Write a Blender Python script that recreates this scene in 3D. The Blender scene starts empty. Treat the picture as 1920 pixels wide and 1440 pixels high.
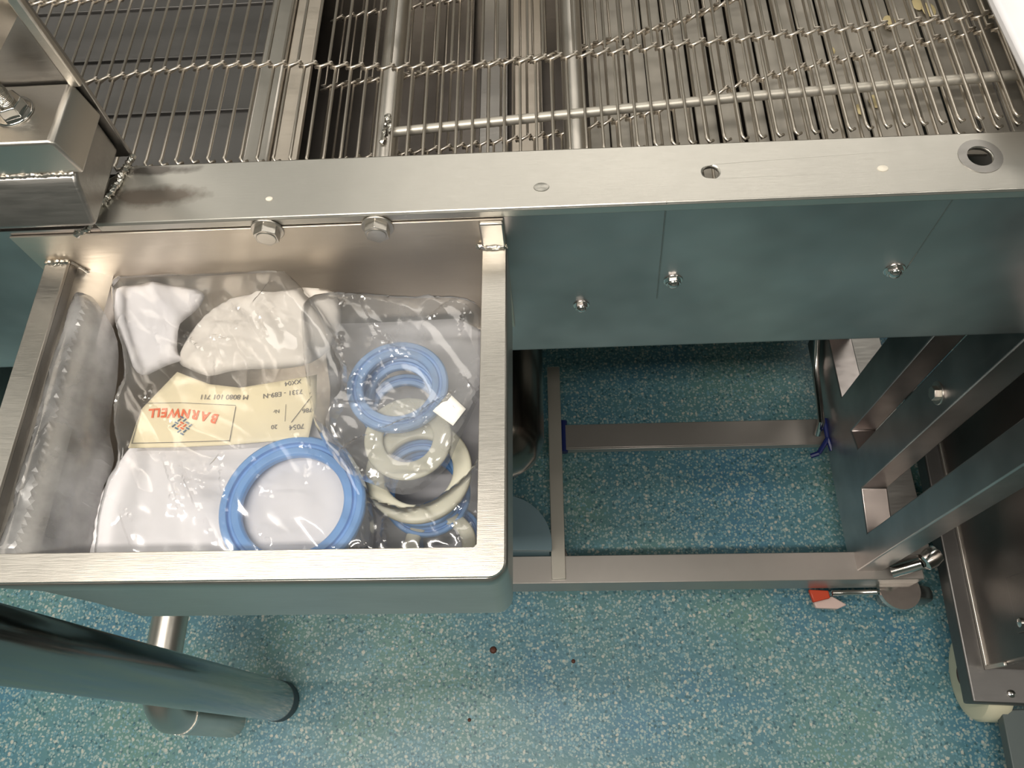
import bpy, bmesh, math, random
from mathutils import Vector, Matrix, noise
from mathutils.geometry import delaunay_2d_cdt

random.seed(7)
scn = bpy.context.scene
col = scn.collection

# ------------------------------------------------------------------ camera
F, CX, CY, CAM_H = 1452.05, 960.0, 720.0, 1.5
RX = Vector((0.99822867, 0.00004278, -0.05949395))      # image right in world axes
RY = Vector((-0.02586765, -0.90021735, -0.43467181))    # image down
RZ = Vector((-0.05357608, 0.43544083, -0.89862166))     # view direction
cd = bpy.data.cameras.new('camera')
cam = bpy.data.objects.new('camera', cd)
col.objects.link(cam)
cd.sensor_fit = 'HORIZONTAL'
cd.sensor_width = 36.0
cd.lens = 36.0 * F / 1920.0
cd.clip_start = 0.02
M = Matrix((RX, -RY, -RZ)).transposed().to_4x4()
M.translation = Vector((0, 0, CAM_H))
cam.matrix_world = M
scn.camera = cam

# ------------------------------------------------------------------ light and exposure
scn.view_settings.view_transform = 'Standard'
scn.view_settings.look = 'None'
scn.view_settings.exposure = -0.13
scn.view_settings.gamma = 1.0
scn.view_settings.use_curve_mapping = False
w = bpy.data.worlds.new('world'); scn.world = w; w.use_nodes = True
w.node_tree.nodes['Background'].inputs[0].default_value = (0.9, 0.95, 1.0, 1)
w.node_tree.nodes['Background'].inputs[1].default_value = 0.035
def area(name, loc, sx, sy, power, colr=(1.0, 0.93, 0.84)):
    l = bpy.data.lights.new(name, 'AREA'); l.shape = 'RECTANGLE'; l.size = sx; l.size_y = sy
    l.energy = power; l.color = colr
    o = bpy.data.objects.new(name, l); o.location = loc; col.objects.link(o); return o
area('overhead_light', (0.5, 2.1, 2.85), 2.4, 0.9, 21)
area('overhead_light', (-2.4, 2.0, 2.85), 1.6, 0.6, 22)
area('overhead_light', (-0.70, 0.12, 2.85), 1.5, 0.08, 21)  # added strip that brightens the tray contents
area('overhead_light', (1.7, -0.3, 2.85), 1.2, 0.3, 12)
area('overhead_light', (-0.5, -0.55, 2.85), 1.5, 0.15, 46)  # added fill from the operator side, clear of the rail and rim reflections
scn.cycles.transparent_max_bounces = 24
scn.cycles.max_bounces = 8
scn.cycles.use_denoising = True
scn.cycles.sample_clamp_indirect = 6

def at(px, py, x=None, y=None, z=None):
    """the point seen at a pixel of the 1920x1440 frame, on a given plane of the place"""
    d = RX * ((px - CX) / F) + RY * ((py - CY) / F) + RZ
    if z is not None: t = (z - CAM_H) / d.z
    elif y is not None: t = y / d.y
    else: t = x / d.x
    return Vector((0, 0, CAM_H)) + d * t

# ------------------------------------------------------------------ materials
def newmat(name):
    m = bpy.data.materials.new(name); m.use_nodes = True
    nt = m.node_tree
    return m, nt, nt.nodes['Principled BSDF']
def N(nt, t, **k):
    n = nt.nodes.new(t)
    for a, v in k.items():
        if a.startswith('i_'):
            n.inputs[a[2:].replace('_', ' ')].default_value = v
        else: setattr(n, a, v)
    return n
def metal(name, base, rough, var=0.08, stretch=(3, 60, 60), bump=0.15, blotch=0.0):
    m, nt, p = newmat(name)
    p.inputs['Metallic'].default_value = 1
    tc = N(nt, 'ShaderNodeTexCoord'); mp = N(nt, 'ShaderNodeMapping')
    mp.inputs['Scale'].default_value = stretch
    nt.links.new(tc.outputs['Object'], mp.inputs[0])
    n = N(nt, 'ShaderNodeTexNoise', i_Scale=6.0, i_Detail=4.0)
    nt.links.new(mp.outputs[0], n.inputs['Vector'])
    n2 = N(nt, 'ShaderNodeTexNoise', i_Scale=7.0, i_Detail=3.0)
    nt.links.new(tc.outputs['Object'], n2.inputs['Vector'])
    r = N(nt, 'ShaderNodeMapRange'); r.inputs[3].default_value = max(.03, rough - var); r.inputs[4].default_value = rough + var
    nt.links.new(n.outputs[0], r.inputs[0])
    nt.links.new(r.outputs[0], p.inputs['Roughness'])
    c = N(nt, 'ShaderNodeMix', data_type='RGBA')
    c.inputs[6].default_value = (*[b * (1 - blotch) for b in base], 1)
    c.inputs[7].default_value = (*[min(1, b * (1 + blotch * .5)) for b in base], 1)
    mr = N(nt, 'ShaderNodeMapRange'); mr.inputs[1].default_value = .35; mr.inputs[2].default_value = .65
    nt.links.new(n2.outputs[0], mr.inputs[0]); nt.links.new(mr.outputs[0], c.inputs[0])
    nt.links.new(c.outputs[2], p.inputs['Base Color'])
    b = N(nt, 'ShaderNodeBump', i_Strength=bump, i_Distance=.0006)
    nt.links.new(n.outputs[0], b.inputs['Height'])
    b2 = N(nt, 'ShaderNodeBump', i_Strength=.35 if bump else 0.0, i_Distance=.004)
    nt.links.new(n2.outputs[0], b2.inputs['Height']); nt.links.new(b.outputs[0], b2.inputs['Normal'])
    nt.links.new(b2.outputs[0], p.inputs['Normal'])
    return m
def plain(name, colr, rough=.5, metallic=0.0, sub=0.0, spec=.5, noise_amt=.05):
    m, nt, p = newmat(name)
    p.inputs['Roughness'].default_value = rough
    p.inputs['Metallic'].default_value = metallic
    p.inputs['Specular IOR Level'].default_value = spec
    tc = N(nt, 'ShaderNodeTexCoord'); n = N(nt, 'ShaderNodeTexNoise', i_Scale=30.0, i_Detail=3.0)
    nt.links.new(tc.outputs['Object'], n.inputs['Vector'])
    c = N(nt, 'ShaderNodeMix', data_type='RGBA')
    c.inputs[6].default_value = (*[b * (1 - noise_amt) for b in colr], 1)
    c.inputs[7].default_value = (*[min(1, b * (1 + noise_amt)) for b in colr], 1)
    nt.links.new(n.outputs[0], c.inputs[0]); nt.links.new(c.outputs[2], p.inputs['Base Color'])
    if sub:
        p.inputs['Subsurface Weight'].default_value = sub
        p.inputs['Subsurface Radius'].default_value = (.01, .008, .006)
        p.inputs['Subsurface Scale'].default_value = .5
    return m
def film(name, white, gloss, rough):
    m = bpy.data.materials.new(name); m.use_nodes = True; nt = m.node_tree
    nt.nodes.clear()
    out = N(nt, 'ShaderNodeOutputMaterial')
    tr = N(nt, 'ShaderNodeBsdfTransparent'); tr.inputs[0].default_value = (.97, .975, .98, 1)
    df = N(nt, 'ShaderNodeBsdfDiffuse'); df.inputs[0].default_value = (.85, .85, .86, 1)
    tl = N(nt, 'ShaderNodeBsdfTranslucent'); tl.inputs[0].default_value = (.85, .85, .86, 1)
    gl = N(nt, 'ShaderNodeBsdfGlossy'); gl.inputs['Roughness'].default_value = rough
    a = N(nt, 'ShaderNodeAddShader'); nt.links.new(df.outputs[0], a.inputs[0]); nt.links.new(tl.outputs[0], a.inputs[1])
    m0 = N(nt, 'ShaderNodeMixShader'); m0.inputs[0].default_value = .5
    nt.links.new(df.outputs[0], m0.inputs[1]); nt.links.new(tl.outputs[0], m0.inputs[2])
    tc = N(nt, 'ShaderNodeTexCoord'); nn = N(nt, 'ShaderNodeTexNoise', i_Scale=22.0, i_Detail=5.0)
    nt.links.new(tc.outputs['Object'], nn.inputs['Vector'])
    mr = N(nt, 'ShaderNodeMapRange'); mr.inputs[1].default_value = .35; mr.inputs[2].default_value = .7
    mr.inputs[3].default_value = white * .45; mr.inputs[4].default_value = white * 1.7
    nt.links.new(nn.outputs[0], mr.inputs[0])
    m1 = N(nt, 'ShaderNodeMixShader'); nt.links.new(mr.outputs[0], m1.inputs[0])
    nt.links.new(tr.outputs[0], m1.inputs[1]); nt.links.new(m0.outputs[0], m1.inputs[2])
    fr = N(nt, 'ShaderNodeFresnel'); fr.inputs[0].default_value = 1.5
    mu = N(nt, 'ShaderNodeMath', operation='MULTIPLY'); mu.inputs[1].default_value = gloss; mu.use_clamp = True
    nt.links.new(fr.outputs[0], mu.inputs[0])
    m2 = N(nt, 'ShaderNodeMixShader'); nt.links.new(mu.outputs[0], m2.inputs[0])
    nt.links.new(m1.outputs[0], m2.inputs[1]); nt.links.new(gl.outputs[0], m2.inputs[2])
    nt.links.new(m2.outputs[0], out.inputs[0])
    return m
def floor_mat():
    m, nt, p = newmat('speckled_resin_floor')
    tc = N(nt, 'ShaderNodeTexCoord')
    big = N(nt, 'ShaderNodeTexNoise', i_Scale=3.2, i_Detail=3.0, i_Roughness=.55)
    nt.links.new(tc.outputs['Object'], big.inputs['Vector'])
    r0 = N(nt, 'ShaderNodeValToRGB'); r0.color_ramp.elements[0].position = .36; r0.color_ramp.elements[1].position = .62
    r0.color_ramp.elements[0].color = (.070, .205, .30, 1); r0.color_ramp.elements[1].color = (.125, .26, .235, 1)
    nt.links.new(big.outputs[0], r0.inputs[0])
    # small flecks in three sizes
    prev = r0.outputs[0]
    wob = N(nt, 'ShaderNodeTexNoise', i_Scale=160.0, i_Detail=2.0)
    nt.links.new(tc.outputs['Object'], wob.inputs['Vector'])
    vm = N(nt, 'ShaderNodeVectorMath', operation='MULTIPLY_ADD'); vm.inputs[1].default_value = (.006, .006, .006)
    nt.links.new(wob.outputs['Color'], vm.inputs[0]); nt.links.new(tc.outputs['Object'], vm.inputs[2])
    for sc, thr, rad, cc in ((120, .60, .42, (.05, .14, .17, 1)), (190, .38, .46, (.30, .42, .41, 1)), (140, .62, .44, (.34, .44, .42, 1)),
                             (170, .60, .48, (.15, .32, .38, 1)), (110, .80, .36, (.50, .52, .46, 1))):
        v = N(nt, 'ShaderNodeTexVoronoi', i_Scale=float(sc)); nt.links.new(vm.outputs[0], v.inputs['Vector'])
        sep = N(nt, 'ShaderNodeSeparateColor'); nt.links.new(v.outputs['Color'], sep.inputs[0])
        g = N(nt, 'ShaderNodeMath', operation='GREATER_THAN'); g.inputs[1].default_value = thr
        nt.links.new(sep.outputs[0], g.inputs[0])
        l = N(nt, 'ShaderNodeMapRange'); l.inputs[1].default_value = rad; l.inputs[2].default_value = rad * .7
        l.inputs[3].default_value = 0; l.inputs[4].default_value = 1
        nt.links.new(v.outputs['Distance'], l.inputs[0])
        mu = N(nt, 'ShaderNodeMath', operation='MULTIPLY'); nt.links.new(g.outputs[0], mu.inputs[0]); nt.links.new(l.outputs[0], mu.inputs[1])
        mx = N(nt, 'ShaderNodeMix', data_type='RGBA'); nt.links.new(mu.outputs[0], mx.inputs[0])
        nt.links.new(prev, mx.inputs[6]); mx.inputs[7].default_value = cc
        prev = mx.outputs[2]
    nt.links.new(prev, p.inputs['Base Color'])
    p.inputs['Roughness'].default_value = .42
    b = N(nt, 'ShaderNodeBump', i_Strength=.5, i_Distance=.001)
    nt.links.new(wob.outputs[0], b.inputs['Height']); nt.links.new(b.outputs[0], p.inputs['Normal'])
    return m

STEEL = metal('brushed_steel', (.66, .625, .57), .35, .08, (14, 260, 260), .12, .10)
RAILM = metal('brushed_rail_steel', (.62, .60, .55), .40, .06, (8, 300, 300), .12, .06)
def stain(m, cx, cy, rx, ry, colr):
    nt = m.node_tree; p = nt.nodes['Principled BSDF']
    tc = N(nt, 'ShaderNodeTexCoord'); mp = N(nt, 'ShaderNodeMapping')
    mp.inputs['Location'].default_value = (-cx / rx, -cy / ry, 0); mp.inputs['Scale'].default_value = (1 / rx, 1 / ry, 0)
    nt.links.new(tc.outputs['Object'], mp.inputs[0])
    ln = N(nt, 'ShaderNodeVectorMath', operation='LENGTH'); nt.links.new(mp.outputs[0], ln.inputs[0])
    nz = N(nt, 'ShaderNodeTexNoise', i_Scale=70.0, i_Detail=4.0); nt.links.new(tc.outputs['Object'], nz.inputs['Vector'])
    ad = N(nt, 'ShaderNodeMath', operation='ADD'); nt.links.new(ln.outputs['Value'], ad.inputs[0]); nt.links.new(nz.outputs[0], ad.inputs[1])
    mr = N(nt, 'ShaderNodeMapRange'); mr.inputs[1].default_value = 1.05; mr.inputs[2].default_value = 1.55; mr.inputs[3].default_value = .8; mr.inputs[4].default_value = 0
    nt.links.new(ad.outputs[0], mr.inputs[0])
    mx = N(nt, 'ShaderNodeMix', data_type='RGBA'); old = p.inputs['Base Color'].links[0].from_socket
    nt.links.new(mr.outputs[0], mx.inputs[0]); nt.links.new(old, mx.inputs[6]); mx.inputs[7].default_value = (*colr, 1)
    nt.links.new(mx.outputs[2], p.inputs['Base Color'])
stain(RAILM, -.318, .020 + .390, .045, .012, (.20, .16, .13))
stain(RAILM, -.325, .047 + .390, .040, .006, (.12, .10, .09))
DULL = metal('dull_steel', (.40, .385, .365), .38, .10, (5, 40, 40), .3, .12)
SHEET = metal('mill_finish_sheet', (.52, .475, .46), .34, .08, (5, 16, 9), .02, .32)
TRAYM = metal('tray_sheet_steel', (.60, .565, .52), .36, .08, (8, 60, 60), .06, .1)
WIRE = plain('wire_steel', (.66, .60, .52), .38, 1.0, noise_amt=.08)
CHROME = metal('polished_steel', (.72, .70, .67), .12, .05, (8, 8, 8), .1)
WELD = metal('weld_bead_steel', (.75, .72, .66), .22, .1, (60, 60, 60), 1.0)
WARM = metal('warm_inner_steel', (.74, .67, .58), .46, .08, (6, 40, 40), .25, .1)
DARKM = metal('dark_shaded_steel', (.20, .18, .165), .38, .08, (6, 60, 60), .1, .2)  # shade on the cabinet and under the belt put into the base colour
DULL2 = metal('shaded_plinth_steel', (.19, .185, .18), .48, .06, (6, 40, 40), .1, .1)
DRUMM = metal('dark_drum_steel', (.16, .14, .12), .2, .05, (40, 4, 40), .1)
LIGHTP = plain('pale_sanded_steel', (.52, .49, .43), .45, .6)
SLATM = plain('worn_grey_slat', (.40, .375, .33), .5, .55, noise_amt=.25)
LIGHTB = plain('satin_bar_steel', (.46, .43, .40), .38, .75)
WHITEP = plain('white_plastic', (.86, .85, .87), .4)
CREAMP = plain('cream_nylon', (.72, .68, .50), .45)
STEPM = plain('grey_green_step', (.11, .135, .135), .5, .3)
BLUEG = plain('blue_grey_paint', (.18, .27, .31), .5)
NAVY = plain('navy_plastic', (.01, .02, .12), .4)
RED = plain('red_plastic', (.55, .06, .02), .45)
PINKW = plain('pale_pink_plastic', (.72, .55, .50), .5)
RUBBER = plain('dark_rubber', (.07, .10, .115), .6)
BLUER = plain('blue_silicone', (.16, .36, .72), .38, noise_amt=.04)
BLUEP = plain('pale_blue_silicone', (.30, .47, .76), .38, noise_amt=.04)
CREAMR = plain('milky_silicone', (.66, .64, .52), .35, sub=.3, noise_amt=.05)
WHITES = plain('white_rubber_sheet', (.80, .78, .80), .6, noise_amt=.02)
CREAMS = plain('offwhite_sheet', (.78, .73, .67), .6, noise_amt=.02)
LABELM = plain('cream_label_paper', (.86, .76, .52), .55, noise_amt=.02)
ORANGE = plain('orange_print', (.85, .16, .05), .6, noise_amt=0)
GREYP = plain('grey_print', (.16, .15, .15), .6, noise_amt=0)
BLUEPR = plain('slate_blue_print', (.10, .18, .28), .6, noise_amt=0)
RUST = plain('rust_brown', (.10, .03, .015), .6)
RESID = plain('dried_yellow_residue', (.62, .52, .28), .6)
DAB = plain('dried_cream_splash', (.75, .70, .60), .5)
WALL = plain('white_wall_panel', (.62, .62, .60), .6)
CEIL = plain('white_ceiling', (.60, .58, .54), .7)
FILM = film('clear_bag_film', .10, 2.9, .11)
FILMW = film('milky_bag_film', .38, 2.0, .2)
FILMD = film('cloudy_bag_film', .22, 3.0, .13)

# ------------------------------------------------------------------ mesh helpers
def tag(o, label=None, cat=None, group=None, kind=None):
    if label: o['label'] = label
    if cat: o['category'] = cat
    if group: o['group'] = group
    if kind: o['kind'] = kind
    return o
def empty(name, loc, label, cat, group=None):
    o = bpy.data.objects.new(name, None); o.location = loc; o.empty_display_size = .02
    col.objects.link(o); tag(o, label, cat, group)
    bpy.context.view_layer.update()
    return o
def inpoly(p, poly):
    c = False; j = len(poly) - 1
    for i in range(len(poly)):
        a, b2 = poly[i], poly[j]
        if (a[1] > p[1]) != (b2[1] > p[1]) and p[0] < (b2[0] - a[0]) * (p[1] - a[1]) / (b2[1] - a[1]) + a[0]: c = not c
        j = i
    return c
class B:
    def __init__(s): s.bm = bmesh.new()
    def box(s, x0, x1, y0, y1, z0, z1, mat=None):
        vs = [s.bm.verts.new((x, y, z)) for z in (z0, z1) for y in (y0, y1) for x in (x0, x1)]
        if mat is not None:
            for v in vs: v.co = mat @ v.co
        for f in ((0, 2, 3, 1), (4, 5, 7, 6), (0, 1, 5, 4), (2, 6, 7, 3), (0, 4, 6, 2), (1, 3, 7, 5)):
            s.bm.faces.new([vs[i] for i in f])
        return s
    def ring_path(s, pts, prof_fn, closed=False, cap=True):
        """sweep; prof_fn(i) gives list of (a,b) offsets in the frame of the path"""
        n = len(pts); P = [Vector(p) for p in pts]; rings = []
        up = None
        for i in range(n):
            if closed: t = (P[(i + 1) % n] - P[i - 1])
            elif i == 0: t = P[1] - P[0]
            elif i == n - 1: t = P[-1] - P[-2]
            else: t = (P[i + 1] - P[i]).normalized() + (P[i] - P[i - 1]).normalized()
            t.normalize()
            if up is None:
                up = Vector((0, 0, 1)) if abs(t.z) < .9 else Vector((0, 1, 0))
            a = t.cross(up)
            a.normalize(); b = a.cross(t); b.normalize(); up = b
            rings.append([s.bm.verts.new(P[i] + a * u + b * v) for u, v in prof_fn(i)])
        m = len(rings[0])
        for i in range(n if closed else n - 1):
            A, Bq = rings[i], rings[(i + 1) % n]
            for k in range(m):
                s.bm.faces.new((A[k], A[(k + 1) % m], Bq[(k + 1) % m], Bq[k]))
        if cap and not closed:
            s.bm.faces.new(rings[0][::-1]); s.bm.faces.new(rings[-1])
        return s
    def tube(s, pts, r, seg=10, closed=False):
        rr = r if callable(r) else (lambda i: r)
        return s.ring_path(pts, lambda i: [(rr(i) * math.cos(2 * math.pi * k / seg), rr(i) * math.sin(2 * math.pi * k / seg)) for k in range(seg)], closed)
    def lathe(s, prof, seg=40, mat=None, closed=False):
        """prof: (radius, z) list turned round z"""
        rows = []
        for k in range(seg):
            a = 2 * math.pi * k / seg
            row = [Vector((r * math.cos(a), r * math.sin(a), z)) for r, z in prof]
            rows.append([s.bm.verts.new(mat @ v if mat is not None else v) for v in row])
        m = len(prof)
        for k in range(seg):
            A, C2 = rows[k], rows[(k + 1) % seg]
            for i in range(m if closed else m - 1):
                j = (i + 1) % m
                s.bm.faces.new((A[i], C2[i], C2[j], A[j]))
        if not closed:
            for i, fl in ((0, True), (m - 1, False)):
                if prof[i][0] > 1e-6:
                    ring = [rows[k][i] for k in range(seg)]
                    s.bm.faces.new(ring[::-1] if fl else ring)
        return s
    def plate(s, outer, holes=(), a0=0, a1=1, axis='z', mat=None):
        """flat plate: polygon with holes, extruded from a0 to a1 along an axis"""
        V = []; Fc = []
        for loop in [outer] + list(holes):
            b0 = len(V); V += [Vector(p[:2]) for p in loop]; Fc.append(list(range(b0, len(V))))
        E2 = []
        for f in Fc: E2 += [(f[i], f[(i + 1) % len(f)]) for i in range(len(f))]
        v, e, f, *_ = delaunay_2d_cdt(V, E2, Fc[:1], 1, 1e-7)
        if holes:
            hp = [[tuple(p[:2]) for p in h] for h in holes]
            f = [t for t in f if not any(inpoly((sum(v[i].x for i in t) / len(t), sum(v[i].y for i in t) / len(t)), h) for h in hp)]
        def P(p, a):
            q = {'z': (p.x, p.y, a), 'y': (p.x, a, p.y), 'x': (a, p.x, p.y)}[axis]
            q = Vector(q); return mat @ q if mat is not None else q
        lo = [s.bm.verts.new(P(p, a0)) for p in v]; hi = [s.bm.verts.new(P(p, a1)) for p in v]
        cnt = {}
        for t in f:
            s.bm.faces.new([hi[i] for i in t]); s.bm.faces.new([lo[i] for i in reversed(t)])
            for i in range(len(t)):
                k = (t[i], t[(i + 1) % len(t)]); cnt[k] = 1
        for (i, j) in cnt:
            if (j, i) not in cnt:
                s.bm.faces.new((hi[i], lo[i], lo[j], hi[j]))
        return s
    def build(s, name, mat, parent=None, bevel=0.0, sharp=40, segs=2, solid=0.0):
        bm = s.bm
        bmesh.ops.recalc_face_normals(bm, faces=bm.faces)
        for e in bm.edges:
            if len(e.link_faces) == 2:
                e.smooth = e.calc_face_angle(0) < math.radians(sharp)
        for f in bm.faces: f.smooth = True
        me = bpy.data.meshes.new(name); bm.to_mesh(me); bm.free()
        me.materials.append(mat)
        o = bpy.data.objects.new(name, me); col.objects.link(o)
        if parent is not None:
            o.parent = parent; o.matrix_parent_inverse = parent.matrix_world.inverted()
        if solid:
            m = o.modifiers.new('thickness', 'SOLIDIFY'); m.thickness = solid; m.offset = -1
        if bevel:
            m = o.modifiers.new('bevel', 'BEVEL'); m.width = bevel; m.segments = segs
            m.limit_method = 'ANGLE'; m.angle_limit = math.radians(40)
            m.harden_normals = False
        return o
def base_at(o, p):
    """move a mesh object's origin to p without moving its shape"""
    p = Vector(p); o.data.transform(Matrix.Translation(-p)); o.location = p
    bpy.context.view_layer.update(); return o
def rrect(x0, x1, y0, y1, r, n=6, corners=(1, 1, 1, 1)):
    pts = []
    for ci, (cx, cy, a0) in enumerate(((x1 - r, y1 - r, 0), (x0 + r, y1 - r, 90), (x0 + r, y0 + r, 180), (x1 - r, y0 + r, 270))):
        if not corners[ci]:
            pts.append(((x1, y1), (x0, y1), (x0, y0), (x1, y0))[ci]); continue
        for k in range(n + 1):
            a = math.radians(a0 + 90 * k / n); pts.append((cx + r * math.cos(a), cy + r * math.sin(a)))
    return pts
def circ(cx, cy, r, n=20): return [(cx + r * math.cos(2 * math.pi * k / n), cy + r * math.sin(2 * math.pi * k / n)) for k in range(n)]
def interp(tab, x):
    if x <= tab[0][0]: return tab[0][1]
    for (a, b), (c, d) in zip(tab, tab[1:]):
        if x <= c:
            t = (x - a) / (c - a); t = t * t * (3 - 2 * t) if False else t
            return b + (d - b) * t
    return tab[-1][1]
def hexbolt(cx, cz, y, r, h, name, parent, washer=True, mat=STEEL, dome=False, rot=.2):
    """bolt head on a wall that faces the viewer (towards -y)"""
    Mx = Matrix.Translation((cx, y, cz)) @ Matrix.Rotation(math.pi / 2, 4, 'X')
    b = B()
    if washer: b.lathe([(r * 1.25, -.0005), (r * 1.25, .0012), (r * .6, .0014)], 24, Mx)
    hx = [(r * math.cos(rot + k * math.pi / 3), r * math.sin(rot + k * math.pi / 3)) for k in range(6)]
    b.plate(hx, (), .001, h, 'z', Mx)
    b.lathe([(r * .78, h - .0002), (r * .74, h + .0007), (r * (.4 if dome else .1), h + (.003 if dome else .0009)), (0.0, h + (.0034 if dome else .0009))], 18, Mx)
    return b.build(name, mat, parent, bevel=.0005)
def weld(pts, r, name, parent, mat=WELD):
    """rippled weld bead"""
    P = []; 
    for a, c in zip(pts, pts[1:]):
        a = Vector(a); c = Vector(c); n = max(2, int((c - a).length / .0016))
        P += [a.lerp(c, i / n) for i in range(n)]
    P.append(Vector(pts[-1]))
    P = [p + Vector((random.uniform(-1, 1), random.uniform(-1, 1), random.uniform(-1, 1))) * r * .22 for p in P]
    return B().tube(P, lambda i: r * (1.0 if i % 2 else .72) * random.uniform(.85, 1.15), 7).build(name, mat, parent)

# ================================================================== THE SETTING
f_ = B().box(-4, 4, -4, 4.5, -.05, 0).build('floor', floor_mat()); tag(f_, kind='structure')
for nm, bb in (('ceiling', (-4, 4, -4, 4.5, 2.9, 2.95)), ('wall_left', (-4.1, -4, -4, 4.5, 0, 2.9)), ('wall_right', (4, 4.1, -4, 4.5, 0, 2.9)),
               ('wall_back', (-4, 4, 4.5, 4.6, 0, 2.9)), ('wall_front', (-4, 4, -4.1, -4, 0, 2.9))):
    tag(B().box(*bb).build(nm, CEIL if nm == 'ceiling' else WALL), kind='structure')

# ================================================================== CONVEYOR FRAME
YF, ZR = .3837, 1.02
conv = empty('conveyor_frame', (0, .4, 0), 'long stainless steel conveyor frame with a bright top rail and grey side panel', 'conveyor')
# top rail: a flange with real drilled holes, folded down along its front edge
h1 = at(1333, 322, z=ZR); h2 = at(1838, 293, z=ZR)
rail = B()
rail.plate([(-.362, YF), (.60, YF), (.60, .440), (-.345, .443), (-.362, .43)],
           [circ(h1.x, h1.y, .0062), circ(h2.x, h2.y, .0098)], ZR - .004, ZR, 'z')
rail.box(-.362, .60, YF - .0005, YF + .003, ZR - .010, ZR - .001)
rail.build('top_rail', RAILM, conv, bevel=.0014)
B().lathe([(.0098, 0), (.0165, -.0002), (.0165, .0005), (.0098, .0005)], 28, Matrix.Translation((h2.x, h2.y, ZR)), closed=True).build('hole_burr', DULL, conv)
for (px, py, r) in ((1015, 351, .0065), (505, 373, .0032), (1655, 316, .0045)):
    p = at(px, py, z=ZR)
    b = B().lathe([(r, -.0003), (r * .9, .0006), (r * .5, .0011), (0.0, .0013)], 16, Matrix.Translation((p.x, p.y, ZR)) @ Matrix.Scale(.7, 4, (0, 1, 0)))
    b.build('dried_splash', RAILM if r > .006 else DAB, conv)
# far rail
B().box(-1.0, .60, .985, .99, .82, 1.02).box(-1.0, .60, .94, .99, 1.016, 1.02).build('far_rail', RAILM, conv, bevel=.001)
# side panel: bottom edge a little lower on the left
pan = B().plate([(-1.0, .777), (.60, .7945), (.60, 1.014), (-1.0, 1.014)], (), YF + .0008, YF + .004, 'y')
pan.plate([(-1.0, .777), (.60, .7945), (.60, .7965), (-1.0, .779)], (), YF + .0008, YF + .022, 'y')
pan.build('side_panel', SHEET, conv, bevel=.0008)
for (px, py, r) in ((1090, 573, .0062), (1262, 527, .0070), (1677, 507, .0074)):
    p = at(px, py, y=YF)
    hexbolt(p.x, p.z, YF + .001, r, .0045, 'bolt', conv, True, CHROME, True, random.random())
# cross tubes and slide plates below the belt
def crosstube(px0, px1, r, z, mat=STEEL, y0=.45, sq=False):
    a = at(px0, 0, z=z); b_ = at(px1, 285, z=z)
    pts = [(b_.x, y0 + .0, z), (b_.x + (a.x - b_.x) * .5, (y0 + .95) / 2, z), (b_.x + (a.x - b_.x) * 1.0 * (.95 - y0) / max(.01, a.y - b_.y) , .95, z)]
    pts = [(b_.x, y0, z), (b_.x, .985, z)]
    return B().tube(pts, r, 20).build('cross_tube', mat, conv)
crosstube(735, 722, .0115, .955, STEEL, .455)
crosstube(1075, 1080, .0105, .955, STEEL, .45)
B().box(-.292, -.266, .45, .985, .925, .945).build('cross_bar', STEEL, conv, bevel=.003)
B().box(-.265, -.240, .45, .985, .934, .940).build('slide_plate', WARM, conv, bevel=.001)
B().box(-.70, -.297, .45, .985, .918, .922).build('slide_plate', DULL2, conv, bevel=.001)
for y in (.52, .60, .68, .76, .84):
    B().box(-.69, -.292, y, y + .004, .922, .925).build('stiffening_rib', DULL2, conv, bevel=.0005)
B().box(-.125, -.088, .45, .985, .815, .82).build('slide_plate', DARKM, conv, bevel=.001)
B().box(-.078, -.045, .45, .985, .82, .825).build('slide_plate', DULL, conv, bevel=.001)
B().box(-.04, -.004, .45, .985, .83, .835).build('slide_plate', WARM, conv, bevel=.001)
RET = [(-.75, .872), (-.264, .880), (-.2, .889), (-.094, .900), (.021, .914), (.14, .947), (.19, .970), (.237, .983), (.315, 1.000), (.375, 1.014), (.42, 1.02)]
TOP = [(-.75, 1.0), (-.42, 1.004), (-.37, 1.010), (-.297, 1.0155), (-.22, 1.012), (-.145, 1.004), (-.058, 1.002), (.018, 1.0065), (.12, 1.0135), (.219, 1.0195), (.30, 1.0235), (.371, 1.0285), (.42, 1.033)]
for i in range(26):
    x = .045 + i * .0200
    z = interp(RET, x + .008) - .026
    tilt = Matrix.Translation((x + .009, 0, z)) @ Matrix.Rotation(.05 if i % 2 else -.03, 4, 'Y')
    B().box(-.0096, .0096, .45, .985, -.0015, .0015, tilt).build('support_slat', SLATM, conv, bevel=.0005)
# support rod along the belt
a = at(735, 248, z=.996); b_ = at(1080, 213, z=.9995); c_ = at(1400, 181, z=1.009); d_ = at(1925, 139, z=1.0205)
B().tube([a, b_, c_, d_], .0042, 14).build('support_rod', LIGHTP, conv)
p = at(722, 248, z=.975)
weld([(p.x - .004, p.y - .006, .967), (p.x, p.y + .002, .972), (p.x + .004, p.y + .008, .985), (a.x, a.y, .996)], .0035, 'weld_bead', conv)
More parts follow.
